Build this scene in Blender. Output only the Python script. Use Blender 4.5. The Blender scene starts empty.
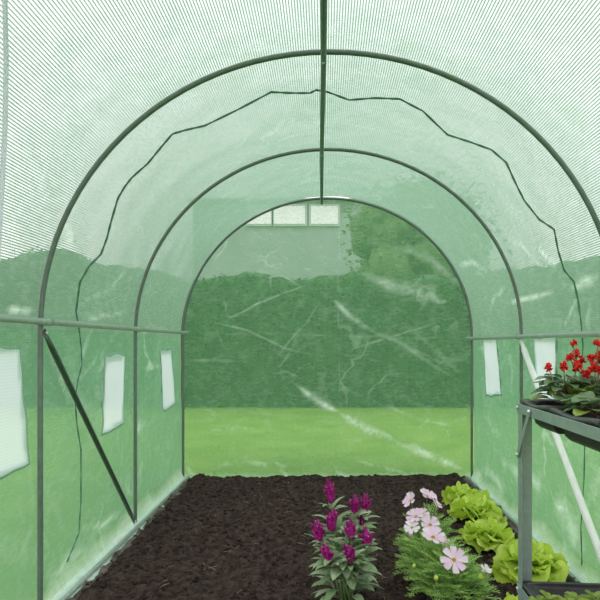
import bpy, math, random
from mathutils import Vector, Matrix, noise
S = bpy.context.scene
C = S.collection
PI = math.pi
rnd = random.Random(7)

# ------------------------------------------------------------------ camera
F = 578.0                     # focal length in pixels (600 px frame)
VX, VY = 325.0, 344.0         # vanishing point of the tunnel's axis in the photograph
CX, CZ = -0.017, 0.93         # camera position (Y = 0)
cd = bpy.data.cameras.new('camera')
cam = bpy.data.objects.new('camera', cd)
C.objects.link(cam)
cam.location = (CX, 0, CZ)
cam.rotation_euler = (PI / 2, 0, 0)
cd.sensor_width = 36.0
cd.lens = 36.0 * F / 600.0
cd.shift_x = -(VX - 300) / 600.0
cd.shift_y = (VY - 300) / 600.0
cd.clip_start = 0.02
S.camera = cam

# ------------------------------------------------------------------ sky and exposure
S.view_settings.view_transform = 'Standard'
S.view_settings.look = 'None'
S.view_settings.exposure = 0.0
S.view_settings.gamma = 1.0
S.view_settings.use_curve_mapping = False
W = bpy.data.worlds.new('overcast_sky')
S.world = W
W.use_nodes = True
nt = W.node_tree
nt.nodes.clear()
wo = nt.nodes.new('ShaderNodeOutputWorld')
bg = nt.nodes.new('ShaderNodeBackground')
tc = nt.nodes.new('ShaderNodeTexCoord')
sp = nt.nodes.new('ShaderNodeSeparateXYZ')
rp = nt.nodes.new('ShaderNodeValToRGB')
rp.color_ramp.elements[0].position = 0.0
rp.color_ramp.elements[0].color = (1.0, 0.91, 0.98, 1)
rp.color_ramp.elements[1].position = 0.55
rp.color_ramp.elements[1].color = (1.02, 0.92, 0.99, 1)
wn = nt.nodes.new('ShaderNodeTexNoise')
wn.inputs['Scale'].default_value = 2.2
wn.inputs['Detail'].default_value = 3
wm = nt.nodes.new('ShaderNodeMapRange')
wm.inputs[1].default_value = 0.3
wm.inputs[2].default_value = 0.7
wm.inputs[3].default_value = 1.95
wm.inputs[4].default_value = 2.3
nt.links.new(tc.outputs['Generated'], sp.inputs[0])
nt.links.new(sp.outputs['Z'], rp.inputs['Fac'])
nt.links.new(tc.outputs['Generated'], wn.inputs['Vector'])
nt.links.new(wn.outputs[0], wm.inputs[0])
nt.links.new(rp.outputs[0], bg.inputs['Color'])
nt.links.new(wm.outputs[0], bg.inputs['Strength'])
nt.links.new(bg.outputs[0], wo.inputs['Surface'])
sd = bpy.data.lights.new('hazy_sun', 'SUN')
sd.energy = 1.0
sd.angle = math.radians(35)
sd.color = (1, 0.94, 0.95)
so = bpy.data.objects.new('hazy_sun', sd)
so.rotation_euler = (math.radians(30), math.radians(22), 0)
C.objects.link(so)


# ------------------------------------------------------------------ helpers
def at(px, py, d):
    """pixel + depth -> point"""
    return Vector((CX + (px - VX) * d / F, d, CZ + (VY - py) * d / F))


class MB:
    def __init__(self):
        self.v = []
        self.f = []
        self.uv = {}

    def add(self, vs, fs):
        b = len(self.v)
        self.v.extend([tuple(p) for p in vs])
        self.f.extend([tuple(i + b for i in f) for f in fs])
        return b

    def box(self, lo, hi):
        x0, y0, z0 = lo
        x1, y1, z1 = hi
        self.add([(x0, y0, z0), (x1, y0, z0), (x1, y1, z0), (x0, y1, z0), (x0, y0, z1), (x1, y0, z1), (x1, y1, z1), (x0, y1, z1)],
                 [(0, 3, 2, 1), (4, 5, 6, 7), (0, 1, 5, 4), (1, 2, 6, 5), (2, 3, 7, 6), (3, 0, 4, 7)])

    def tube(self, pts, r, n=10, cap=True, flat=None):
        """swept tube; r a number or a list; flat = list of (width factor, height factor)"""
        pts = [Vector(p) for p in pts]
        m = len(pts)
        rs = r if isinstance(r, (list, tuple)) else [r] * m
        b = len(self.v)
        t0 = (pts[1] - pts[0]).normalized()
        up = Vector((0, 0, 1)) if abs(t0.z) < 0.9 else Vector((0, 1, 0))
        nrm = (up - t0 * up.dot(t0)).normalized()
        for i, p in enumerate(pts):
            a = pts[max(i - 1, 0)]
            c = pts[min(i + 1, m - 1)]
            t = (c - a).normalized()
            nrm = (nrm - t * nrm.dot(t)).normalized()
            bi = t.cross(nrm)
            fa, fb = flat[i] if flat else (1, 1)
            for k in range(n):
                an = 2 * PI * k / n
                self.v.append(tuple(p + (nrm * math.cos(an) * fa + bi * math.sin(an) * fb) * rs[i]))
        for i in range(m - 1):
            for k in range(n):
                k2 = (k + 1) % n
                self.f.append((b + i * n + k, b + i * n + k2, b + (i + 1) * n + k2, b + (i + 1) * n + k))
        if cap:
            self.f.append(tuple(b + k for k in reversed(range(n))))
            self.f.append(tuple(b + (m - 1) * n + k for k in range(n)))

    def bar(self, a, b, wv, hv):
        """box from a to b with half-size vectors wv, hv"""
        a, b, wv, hv = Vector(a), Vector(b), Vector(wv), Vector(hv)
        vs = [p + wv * s + hv * t for p in (a, b) for s, t in ((-1, -1), (1, -1), (1, 1), (-1, 1))]
        self.add(vs, [(0, 3, 2, 1), (4, 5, 6, 7), (0, 1, 5, 4), (1, 2, 6, 5), (2, 3, 7, 6), (3, 0, 4, 7)])

    def blob(self, c, rx, ry, rz, nu=8, nv=6, jit=0.0, rng=rnd):
        vs = []
        c = Vector(c)
        for i in range(nv + 1):
            th = PI * i / nv
            for j in range(nu):
                ph = 2 * PI * j / nu
                q = 1 + (rng.random() - .5) * 2 * jit
                vs.append(c + Vector((rx * math.sin(th) * math.cos(ph) * q, ry * math.sin(th) * math.sin(ph) * q, rz * math.cos(th) * q)))
        fs = []
        for i in range(nv):
            for j in range(nu):
                j2 = (j + 1) % nu
                fs.append((i * nu + j, (i + 1) * nu + j, (i + 1) * nu + j2, i * nu + j2))
        self.add(vs, fs)

    def leaf(self, base, az, el, L, Wd, bend=0.6, cup=0.25, ruffle=0.0, nl=6, nw=4, shape=None, rng=rnd, roll=0.0, freq=9.0):
        """curved leaf: az heading, el start elevation, bend = how far it droops by the tip"""
        base = Vector(base)
        h = Vector((math.cos(az), math.sin(az), 0))
        side = Vector((-math.sin(az), math.cos(az), 0))
        p = base.copy()
        vs = []
        ph = rng.random() * 6.28
        ph2 = rng.random() * 6.28
        st = L / nl
        for i in range(nl + 1):
            t = i / nl
            e = el - bend * t
            d = h * math.cos(e) + Vector((0, 0, 1)) * math.sin(e)
            nn = -h * math.sin(e) + Vector((0, 0, 1)) * math.cos(e)
            sd_ = side * math.cos(roll) + nn * math.sin(roll)
            n2 = nn * math.cos(roll) - side * math.sin(roll)
            w = Wd * 0.5 * (shape(t) if shape else math.sin(PI * min(1, max(0.03, t ** 0.8 * 0.97))))
            for j in range(nw + 1):
                u = j / nw * 2 - 1
                rf = ruffle * (abs(u) ** 1.5) * t * math.sin(freq * t + ph + (2.2 if u > 0 else 0)) + ruffle * 0.6 * t * t * math.sin(u * 5 + ph2)
                vs.append(p + sd_ * (u * w) + n2 * (cup * u * u * w + rf * Wd))
            p = p + d * st
        k = nw + 1
        fs = []
        for i in range(nl):
            for j in range(nw):
                fs.append((i * k + j, i * k + j + 1, (i + 1) * k + j + 1, (i + 1) * k + j))
        self.add(vs, fs)

    def build(self, name, mat, parent=None, smooth=True, loc=None):
        me = bpy.data.meshes.new(name)
        me.from_pydata(self.v, [], self.f)
        me.update()
        if mat:
            me.materials.append(mat)
        if smooth:
            me.polygons.foreach_set('use_smooth', [True] * len(me.polygons))
        o = bpy.data.objects.new(name, me)
        C.objects.link(o)
        if parent:
            o.parent = parent
        if loc:
            o.location = loc
        return o


def empty(name, loc=(0, 0, 0), rz=0):
    o = bpy.data.objects.new(name, None)
    o.empty_display_size = 0.05
    C.objects.link(o)
    o.location = loc
    o.rotation_euler = (0, 0, rz)
    return o


def tag(o, label=None, cat=None, group=None, kind=None):
    if label:
        o['label'] = label
    if cat:
        o['category'] = cat
    if group:
        o['group'] = group
    if kind:
        o['kind'] = kind
    return o


def bevel(o, w=0.001, seg=2):
    m = o.modifiers.new('bevel', 'BEVEL')
    m.width = w
    m.segments = seg
    m.limit_method = 'ANGLE'
    return o


# ------------------------------------------------------------------ materials
def newmat(name):
    m = bpy.data.materials.new(name)
    m.use_nodes = True
    m.node_tree.nodes.clear()
    out = m.node_tree.nodes.new('ShaderNodeOutputMaterial')
    return m, m.node_tree, out


def N(t, kind, **kw):
    n = t.nodes.new(kind)
    for k, v in kw.items():
        if k in n.inputs:
            n.inputs[k].default_value = v
        else:
            setattr(n, k, v)
    return n


def math_(t, op, a, b=None, clamp=False):
    n = t.nodes.new('ShaderNodeMath')
    n.operation = op
    n.use_clamp = clamp
    for i, x in enumerate((a, b)):
        if x is None:
            continue
        if isinstance(x, (int, float)):
            n.inputs[i].default_value = x
        else:
            t.links.new(x, n.inputs[i])
    return n.outputs[0]


def mixc(t, fac, a, b):
    n = t.nodes.new('ShaderNodeMix')
    n.data_type = 'RGBA'
    for i, x in ((0, fac), (6, a), (7, b)):
        if isinstance(x, (int, float)):
            n.inputs[i].default_value = x
        elif isinstance(x, tuple):
            n.inputs[i].default_value = x if len(x) == 4 else x + (1,)
        else:
            t.links.new(x, n.inputs[i])
    return n.outputs[2]


def solid(name, c1, c2=None, scale=30.0, rough=0.5, metal=0.0, bump=0.0, bscale=None, spec=0.5, detail=4):
    m, t, out = newmat(name)
    p = N(t, 'ShaderNodeBsdfPrincipled', Roughness=rough, Metallic=metal)
    p.inputs['Specular IOR Level'].default_value = spec
    tcn = N(t, 'ShaderNodeTexCoord')
    nz = N(t, 'ShaderNodeTexNoise', Scale=scale, Detail=detail)
    t.links.new(tcn.outputs['Object'], nz.inputs['Vector'])
    rm = N(t, 'ShaderNodeMapRange')
    rm.inputs[1].default_value = 0.35
    rm.inputs[2].default_value = 0.65
    t.links.new(nz.outputs[0], rm.inputs[0])
    t.links.new(mixc(t, rm.outputs[0], c1, c2 or c1), p.inputs['Base Color'])
    if bump:
        nb = N(t, 'ShaderNodeTexNoise', Scale=bscale or scale * 3, Detail=5)
        t.links.new(tcn.outputs['Object'], nb.inputs['Vector'])
        b = N(t, 'ShaderNodeBump', Strength=bump, Distance=0.01)
        t.links.new(nb.outputs[0], b.inputs['Height'])
        t.links.new(b.outputs[0], p.inputs['Normal'])
    t.links.new(p.outputs[0], out.inputs[0])
    return m


def leafmat(name, c1, c2, trans=0.3, rough=0.45, scale=25.0, veins=0.0, spec=0.4, c3=None):
    """leaf: colour differs from leaf to leaf and over the blade; part of the light passes through"""
    m, t, out = newmat(name)
    tcn = N(t, 'ShaderNodeTexCoord')
    nz = N(t, 'ShaderNodeTexNoise', Scale=scale, Detail=3)
    t.links.new(tcn.outputs['Object'], nz.inputs['Vector'])
    g = N(t, 'ShaderNodeNewGeometry')
    f = math_(t, 'ADD', math_(t, 'MULTIPLY', nz.outputs[0], 0.7), math_(t, 'MULTIPLY', g.outputs['Random Per Island'], 0.9))
    f = math_(t, 'SUBTRACT', f, 0.3, True)
    col = mixc(t, f, c1, c2)
    if c3:
        r = math_(t, 'MULTIPLY', math_(t, 'GREATER_THAN', g.outputs['Random Per Island'], 0.86), 0.8)
        col = mixc(t, r, col, c3)
    p = N(t, 'ShaderNodeBsdfPrincipled', Roughness=rough)
    p.inputs['Specular IOR Level'].default_value = spec
    tr = N(t, 'ShaderNodeBsdfTranslucent')
    nb = N(t, 'ShaderNodeTexNoise', Scale=scale * 4, Detail=2)
    t.links.new(tcn.outputs['Object'], nb.inputs['Vector'])
    b = N(t, 'ShaderNodeBump', Strength=0.35, Distance=0.004)
    t.links.new(nb.outputs[0], b.inputs['Height'])
    t.links.new(b.outputs[0], p.inputs['Normal'])
    t.links.new(col, p.inputs['Base Color'])
    t.links.new(col, tr.inputs['Color'])
    mx = N(t, 'ShaderNodeMixShader', Fac=trans)
    t.links.new(p.outputs[0], mx.inputs[1])
    t.links.new(tr.outputs[0], mx.inputs[2])
    t.links.new(mx.outputs[0], out.inputs[0])
    return m


def film(name, clear=0.64, line=1.0, base=(0.265, 0.45, 0.315), linec=(0.12, 0.27, 0.18), pw=-1.35, folds=1.0):
    """woven polythene: part clear, part scattering, darker reinforcing threads every 12 mm, creases painted pale for the light they scatter"""
    m, t, out = newmat(name)
    uv = N(t, 'ShaderNodeUVMap', uv_map='weave')
    sx = N(t, 'ShaderNodeSeparateXYZ')
    t.links.new(uv.outputs[0], sx.inputs[0])

    def thread(sock, pitch, wid):
        fr = math_(t, 'FRACT', math_(t, 'DIVIDE', sock, pitch))
        d = math_(t, 'ABSOLUTE', math_(t, 'SUBTRACT', fr, 0.5))
        r = N(t, 'ShaderNodeMapRange', interpolation_type='SMOOTHSTEP')
        r.inputs[1].default_value = wid
        r.inputs[2].default_value = wid * 0.45
        t.links.new(d, r.inputs[0])
        return r.outputs[0]
    lu = thread(sx.outputs[0], 0.0085, 0.28)
    lv = thread(sx.outputs[1], 0.0085, 0.2)
    lines = math_(t, 'MULTIPLY', math_(t, 'ADD', lu, math_(t, 'MULTIPLY', lv, 0.15)), line, True)
    at_ = N(t, 'ShaderNodeAttribute', attribute_name='crease')
    tcn = N(t, 'ShaderNodeTexCoord')
    # fine random creases
    nd = N(t, 'ShaderNodeTexNoise', Scale=3.0, Detail=4)
    t.links.new(tcn.outputs['Object'], nd.inputs['Vector'])
    vm = N(t, 'ShaderNodeVectorMath', operation='SCALE')
    vm.inputs['Scale'].default_value = 0.35
    t.links.new(nd.outputs['Color'], vm.inputs[0])
    va = N(t, 'ShaderNodeVectorMath', operation='ADD')
    t.links.new(tcn.outputs['Object'], va.inputs[0])
    t.links.new(vm.outputs[0], va.inputs[1])
    n2 = N(t, 'ShaderNodeTexNoise', Scale=3.6, Detail=0.6, Distortion=0.25)
    t.links.new(va.outputs[0], n2.inputs['Vector'])
    vo = math_(t, 'ABSOLUTE', math_(t, 'SUBTRACT', n2.outputs[0], 0.5))
    cr = N(t, 'ShaderNodeMapRange', interpolation_type='SMOOTHERSTEP')
    cr.inputs[1].default_value = 0.030
    cr.inputs[2].default_value = 0.0
    t.links.new(vo, cr.inputs[0])
    n3 = N(t, 'ShaderNodeTexNoise', Scale=7.0, Detail=3, Distortion=1.2)
    t.links.new(va.outputs[0], n3.inputs['Vector'])
    nm = N(t, 'ShaderNodeTexNoise', Scale=2.3, Detail=2)
    t.links.new(tcn.outputs['Object'], nm.inputs['Vector'])
    ms = N(t, 'ShaderNodeMapRange')
    ms.inputs[1].default_value = 0.52
    ms.inputs[2].default_value = 0.66
    t.links.new(nm.outputs[0], ms.inputs[0])
    fine = math_(t, 'MULTIPLY', math_(t, 'MULTIPLY', cr.outputs[0], ms.outputs[0]), 0.30)
    fine = math_(t, 'MULTIPLY', folds, math_(t, 'ADD', fine, math_(t, 'MULTIPLY', math_(t, 'SUBTRACT', n3.outputs[0], 0.49), 0.50)))
    # mottled cloudiness of the film
    nc = N(t, 'ShaderNodeTexNoise', Scale=26.0, Detail=6, Roughness=0.7)
    mp = N(t, 'ShaderNodeMapping')
    mp.inputs['Scale'].default_value = (0.7, 0.7, 2.0)
    t.links.new(tcn.outputs['Object'], mp.inputs[0])
    t.links.new(mp.outputs[0], nc.inputs['Vector'])
    cl = math_(t, 'MULTIPLY', math_(t, 'SUBTRACT', nc.outputs[0], 0.5), 0.8)
    white = math_(t, 'ADD', math_(t, 'ADD', at_.outputs['Fac'], fine), math_(t, 'MULTIPLY', cl, 0.5), True)
    colr = mixc(t, lines, base, linec)
    colr = mixc(t, white, colr, (0.78, 0.95, 0.85))  # bright light scattered by the folds, mixed into the colour as white
    bmp = N(t, 'ShaderNodeBump', Strength=0.5, Distance=0.012)
    t.links.new(math_(t, 'ADD', nc.outputs[0], math_(t, 'MULTIPLY', white, 1.2)), bmp.inputs['Height'])
    tl = N(t, 'ShaderNodeBsdfTranslucent')
    df = N(t, 'ShaderNodeBsdfDiffuse')
    for n in (tl, df):
        t.links.new(colr, n.inputs['Color'])
        t.links.new(bmp.outputs[0], n.inputs['Normal'])
    sc = N(t, 'ShaderNodeMixShader', Fac=0.3)
    t.links.new(tl.outputs[0], sc.inputs[1])
    t.links.new(df.outputs[0], sc.inputs[2])
    tp = N(t, 'ShaderNodeBsdfTransparent', Color=(0.96, 1.0, 0.975, 1))
    T = math_(t, 'SUBTRACT', clear, math_(t, 'MULTIPLY', lines, clear * 0.60))
    T = math_(t, 'SUBTRACT', T, math_(t, 'MULTIPLY', white, 0.30))
    T = math_(t, 'SUBTRACT', T, math_(t, 'MULTIPLY', cl, 0.35), True)
    # the flatter the sight line, the longer its way through the milky film
    ge = N(t, 'ShaderNodeNewGeometry')
    dp = N(t, 'ShaderNodeVectorMath', operation='DOT_PRODUCT')
    t.links.new(ge.outputs['Incoming'], dp.inputs[0])
    t.links.new(ge.outputs['True Normal'], dp.inputs[1])
    co = math_(t, 'MAXIMUM', math_(t, 'ABSOLUTE', dp.outputs['Value']), 0.12)
    T = math_(t, 'POWER', T, math_(t, 'POWER', co, pw))
    mx = N(t, 'ShaderNodeMixShader')
    t.links.new(T, mx.inputs[0])
    t.links.new(sc.outputs[0], mx.inputs[1])
    t.links.new(tp.outputs[0], mx.inputs[2])
    fr = N(t, 'ShaderNodeFresnel', IOR=1.35)
    t.links.new(bmp.outputs[0], fr.inputs['Normal'])
    gl = N(t, 'ShaderNodeBsdfGlossy', Roughness=0.28)
    gl.inputs['Color'].default_value = (0.9, 1, 0.95, 1)
    t.links.new(bmp.outputs[0], gl.inputs['Normal'])
    mg = N(t, 'ShaderNodeMixShader')
    t.links.new(math_(t, 'MULTIPLY', fr.outputs[0], 0.5), mg.inputs[0])
    t.links.new(mx.outputs[0], mg.inputs[1])
    t.links.new(gl.outputs[0], mg.inputs[2])
    t.links.new(mg.outputs[0], out.inputs[0])
    return m


M_film = film('woven_green_polythene', clear=0.72, folds=0.5, base=(0.255, 0.445, 0.305), linec=(0.14, 0.27, 0.18), pw=-1.5)
M_wall = film('woven_green_wall_polythene', clear=0.68, base=(0.225, 0.46, 0.275), linec=(0.13, 0.32, 0.18), pw=-1.05)
M_end = film('end_wall_polythene', clear=0.52, line=0.3, base=(0.165, 0.40, 0.20), linec=(0.12, 0.31, 0.15))


def windowmat():
    m, t, out = newmat('white_window_mesh')
    uv = N(t, 'ShaderNodeUVMap', uv_map='weave')
    sx = N(t, 'ShaderNodeSeparateXYZ')
    t.links.new(uv.outputs[0], sx.inputs[0])
    fr = math_(t, 'FRACT', math_(t, 'DIVIDE', sx.outputs[0], 0.010))
    ln = math_(t, 'LESS_THAN', fr, 0.3)
    nz = N(t, 'ShaderNodeTexNoise', Scale=9, Detail=3)
    tcn = N(t, 'ShaderNodeTexCoord')
    t.links.new(tcn.outputs['Object'], nz.inputs['Vector'])
    col = mixc(t, math_(t, 'MULTIPLY', ln, 0.5), (0.66, 0.77, 0.80), (0.54, 0.67, 0.70))
    col = mixc(t, math_(t, 'MULTIPLY', nz.outputs[0], 0.4), col, (0.60, 0.73, 0.74))
    tl = N(t, 'ShaderNodeBsdfTranslucent')
    df = N(t, 'ShaderNodeBsdfDiffuse')
    t.links.new(col, tl.inputs[0])
    t.links.new(col, df.inputs[0])
    a = N(t, 'ShaderNodeMixShader', Fac=0.25)
    t.links.new(tl.outputs[0], a.inputs[1])
    t.links.new(df.outputs[0], a.inputs[2])
    tp = N(t, 'ShaderNodeBsdfTransparent')
    b = N(t, 'ShaderNodeMixShader', Fac=0.15)
    t.links.new(a.outputs[0], b.inputs[1])
    t.links.new(tp.outputs[0], b.inputs[2])
    t.links.new(b.outputs[0], out.inputs[0])
    return m


M_window = windowmat()
M_hem = solid('green_hem_tape', (0.20, 0.42, 0.29), (0.34, 0.56, 0.42), 160, 0.7)
M_seam = solid('dark_green_seam', (0.04, 0.13, 0.08), (0.11, 0.25, 0.16), 160, 0.8)
M_tube = solid('green_painted_tube', (0.095, 0.14, 0.115), (0.125, 0.175, 0.145), 40, 0.32, 0.0, spec=0.6)
M_rail = solid('green_painted_rail', (0.27, 0.37, 0.305), (0.32, 0.43, 0.36), 40, 0.3, 0.0, spec=0.6)
M_dark = solid('dark_brace_paint', (0.035, 0.06, 0.045), (0.05, 0.085, 0.06), 40, 0.28, 0.0, spec=0.7)
M_braceglare = solid('brace_white_glare', (0.80, 0.84, 0.81), (0.86, 0.90, 0.87), 40, 0.35)  # bright reflection on the right brace, put into its base colour
M_bolt = solid('zinc_bolt', (0.62, 0.66, 0.64), (0.72, 0.75, 0.73), 100, 0.3, 0.7)
M_strap = leafmat('pale_strap', (0.80, 0.83, 0.90), (0.88, 0.90, 0.95), 0.6, 0.8, 60, spec=0.1)
M_soil = solid('dark_soil', (0.022, 0.016, 0.013), (0.068, 0.050, 0.040), 34, 0.95, bump=1.0, bscale=120, spec=0.1, detail=8)
M_clod = solid('soil_crumbs', (0.018, 0.014, 0.012), (0.06, 0.046, 0.038), 20, 0.95, bump=0.6, bscale=220, spec=0.1)
M_sheet = solid('grey_ground_fabric', (0.05, 0.043, 0.037), (0.16, 0.145, 0.125), 22, 0.9, bump=0.5, bscale=80, spec=0.2)
M_straw = solid('straw_bits', (0.20, 0.15, 0.08), (0.32, 0.27, 0.17), 60, 0.9)
M_lawn = solid('bright_lawn', (0.155, 0.30, 0.045), (0.215, 0.37, 0.07), 2.5, 0.9, bump=0.5, bscale=60, spec=0.1)
M_hedge = solid('dark_hedge', (0.010, 0.040, 0.012), (0.035, 0.10, 0.03), 5, 0.8, bump=1.0, bscale=16, spec=0.2)
M_hedgeleaf = leafmat('hedge_leaf', (0.012, 0.05, 0.015), (0.05, 0.13, 0.035), 0.2, 0.5, 6)
M_treeleaf = leafmat('tree_leaf', (0.10, 0.20, 0.06), (0.20, 0.34, 0.12), 0.35, 0.5, 2)
M_bark = solid('bark', (0.09, 0.07, 0.05), (0.15, 0.12, 0.09), 10, 0.9, bump=0.6, bscale=30)
M_house = solid('grey_render', (0.26, 0.33, 0.30), (0.31, 0.38, 0.35), 1.5, 0.9)
M_roof = solid('pale_roof_tiles', (0.55, 0.58, 0.56), (0.62, 0.65, 0.63), 3, 0.8)
M_paneglare = solid('pane_sky_glare', (0.9, 0.92, 0.92), (0.95, 0.96, 0.96), 2, 0.6)  # white sky reflected in the house panes, painted as flat colour
M_winframe = solid('grey_window_frame', (0.45, 0.48, 0.47), None, 4, 0.6)
M_stand = solid('grey_green_steel', (0.21, 0.285, 0.26), (0.25, 0.33, 0.30), 60, 0.38, 0.15, spec=0.5)
M_tray = solid('black_plastic_tray', (0.020, 0.022, 0.022), (0.030, 0.032, 0.032), 80, 0.33, spec=0.6)
M_pot = solid('potting_compost', (0.03, 0.02, 0.015), (0.10, 0.055, 0.04), 60, 0.95, bump=0.9, bscale=200, spec=0.1)
M_lettuce = leafmat('lettuce_leaf', (0.47, 0.66, 0.05), (0.74, 0.88, 0.20), 0.38, 0.4, 22, spec=0.45)
M_lettheart = leafmat('lettuce_heart', (0.56, 0.74, 0.08), (0.78, 0.90, 0.28), 0.38, 0.4, 22, spec=0.45)
M_celleaf = leafmat('celosia_leaf', (0.18, 0.30, 0.12), (0.44, 0.58, 0.36), 0.25, 0.42, 18, spec=0.5)
M_celstem = solid('celosia_stem', (0.12, 0.22, 0.07), (0.20, 0.30, 0.12), 30, 0.6)
M_plume = leafmat('magenta_plume', (0.17, 0.003, 0.11), (0.60, 0.02, 0.34), 0.2, 0.55, 60, spec=0.3, c3=(0.85, 0.26, 0.50))
M_cosmos = leafmat('feathery_leaf', (0.22, 0.48, 0.07), (0.62, 0.88, 0.30), 0.3, 0.5, 18)
M_petal = leafmat('pale_pink_petal', (0.80, 0.58, 0.78), (0.90, 0.76, 0.88), 0.3, 0.6, 40, spec=0.2)
M_petalw = leafmat('white_pink_petal', (0.84, 0.76, 0.84), (0.92, 0.86, 0.90), 0.3, 0.6, 40, spec=0.2)
M_eye = solid('yellow_flower_eye', (0.62, 0.34, 0.01), (0.80, 0.55, 0.05), 300, 0.8, bump=0.8, bscale=500)
M_bud = solid('green_bud', (0.36, 0.50, 0.06), (0.45, 0.56, 0.1), 80, 0.6)
M_pinkbud = solid('pink_bud', (0.55, 0.22, 0.32), (0.66, 0.35, 0.45), 80, 0.6)
M_salleaf = leafmat('salvia_leaf', (0.075, 0.155, 0.06), (0.20, 0.32, 0.15), 0.25, 0.4, 40, spec=0.5, c3=(0.26, 0.36, 0.03))
M_red = leafmat('scarlet_floret', (0.55, 0.008, 0.005), (0.78, 0.03, 0.015), 0.25, 0.5, 60, spec=0.3)
M_salstem = solid('salvia_stem', (0.16, 0.10, 0.05), (0.22, 0.20, 0.09), 50, 0.6)
M_seedling = leafmat('seedling_leaf', (0.22, 0.38, 0.05), (0.42, 0.58, 0.12), 0.35, 0.45, 40)

# ------------------------------------------------------------------ the tunnel's cross-section
HW, ZS, ZT = 1.005, 0.98, 1.943     # half width, spring line, crown
YA, YB = 0.0, 4.0
ARC = [(-HW * math.cos(PI * i / 400), ZS + (ZT - ZS) * math.sin(PI * i / 400)) for i in range(401)]
ARCL = [0.0]
for (a, b) in zip(ARC, ARC[1:]):
    ARCL.append(ARCL[-1] + math.hypot(b[0] - a[0], b[1] - a[1]))
LARC = ARCL[-1]


def prof(s):
    """arc length s from the left foot -> x, z and outward normal"""
    if s <= ZS:
        return -HW, s, -1.0, 0.0
    if s >= ZS + LARC:
        return HW, 2 * ZS + LARC - s, 1.0, 0.0
    q = s - ZS
    lo, hi = 0, 400
    while hi - lo > 1:
        m = (lo + hi) // 2
        if ARCL[m] <= q:
            lo = m
        else:
            hi = m
    f = (q - ARCL[lo]) / (ARCL[hi] - ARCL[lo])
    x = ARC[lo][0] + (ARC[hi][0] - ARC[lo][0]) * f
    z = ARC[lo][1] + (ARC[hi][1] - ARC[lo][1]) * f
    nx, nz = x / HW ** 2, (z - ZS) / (ZT - ZS) ** 2
    l = math.hypot(nx, nz)
    return x, z, nx / l, nz / l


def hit(px, py):
    """where the sight line through a pixel meets the cover: (s, Y)"""
    a, b = (px - VX) / F, (VY - py) / F
    lo, hi = 0.2, 8.0
    for _ in range(50):
        d = (lo + hi) / 2
        x, z = CX + a * d, CZ + b * d
        ins = abs(x) < HW and (z < ZS or (x / HW) ** 2 + ((z - ZS) / (ZT - ZS)) ** 2 < 1)
        if ins:
            lo = d
        else:
            hi = d
    x, z = CX + a * d, CZ + b * d
    if z <= ZS:
        s = z if x < 0 else 2 * ZS + LARC - z
    else:
        th = math.atan2((z - ZS) / (ZT - ZS), -x / HW)
        i = max(0, min(399.999, th / PI * 400))
        s = ZS + ARCL[int(i)] + (ARCL[int(i) + 1] - ARCL[int(i)]) * (i - int(i))
    return s, d


def segdist(p, a, b):
    ax, ay = a
    bx, by = b
    dx, dy = bx - ax, by - ay
    L = dx * dx + dy * dy
    t = 0 if L == 0 else max(0, min(1, ((p[0] - ax) * dx + (p[1] - ay) * dy) / L))
    return math.hypot(p[0] - ax - t * dx, p[1] - ay - t * dy), t


def crease_at(p, creases):
    v = 0.0
    for pts, w, st, bb in creases:
        if p[0] < bb[0] or p[0] > bb[1] or p[1] < bb[2] or p[1] > bb[3]:
            continue
        wob = w * 0.8 * noise.noise((p[0] * 12, p[1] * 12, w * 90))
        (d, t), i = min((segdist((p[0] + wob, p[1] - wob), pts[i], pts[i + 1]), i) for i in range(len(pts) - 1))
        u = (i + t) / (len(pts) - 1)
        tp = max(0.02, min(1, 3.5 * u, 3.5 * (1 - u)))          # a fold runs out towards its ends
        d /= (0.35 + 0.65 * tp)
        if d < 3 * w:
            e = st * tp ** .6 * math.exp(-(d / w) ** 2) * max(0.1, 0.75 + 0.9 * noise.noise((p[0] * 9, p[1] * 9, st * 7)) + .35 * noise.noise((p[0] * 45, p[1] * 45, 1)))
            v = max(v, e)
    return max(0, v)


def mk(pts, w, st):
    xs = [p[0] for p in pts]
    ys = [p[1] for p in pts]
    return (pts, w, st, (min(xs) - 3 * w, max(xs) + 3 * w, min(ys) - 3 * w, max(ys) + 3 * w))


def film_object(name, us, vs, pos, creases, mat, skip=None, extra=None):
    """grid of film: pos(u, v, out) gives the point displaced outwards by out"""
    nu, nv = len(us), len(vs)
    verts, cre, uvs = [], [], []
    for u in us:
        for v in vs:
            c = crease_at((u, v), creases)
            if extra:
                c = max(c, extra(u, v))
            o = 0.006 + 0.006 * noise.noise((u * 2.2, v * 2.2, 1.3)) + 0.003 * noise.noise((u * 7, v * 7, 5.1)) - 0.006 * min(1, c)
            verts.append(pos(u, v, o))
            cre.append(min(1, c))
            uvs.append((u, v))
    faces = []
    for i in range(nu - 1):
        for j in range(nv - 1):
            if skip and skip((us[i] + us[i + 1]) / 2, (vs[j] + vs[j + 1]) / 2):
                continue
            faces.append((i * nv + j, i * nv + j + 1, (i + 1) * nv + j + 1, (i + 1) * nv + j))
    me = bpy.data.meshes.new(name)
    me.from_pydata(verts, [], faces)
    me.update()
    a = me.attributes.new('crease', 'FLOAT', 'POINT')
    a.data.foreach_set('value', cre)
    l = me.uv_layers.new(name='weave')
    buf = []
    for p in me.loops:
        buf.extend(uvs[p.vertex_index])
    l.data.foreach_set('uv', buf)
    me.polygons.foreach_set('use_smooth', [True] * len(me.polygons))
    me.materials.append(mat)
    o = bpy.data.objects.new(name, me)
    C.objects.link(o)
    o['kind'] = 'structure'
    return o


def rng_(a, b, st):
    n = max(1, round((b - a) / st))
    return [a + (b - a) * i / n for i in range(n + 1)]


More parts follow.
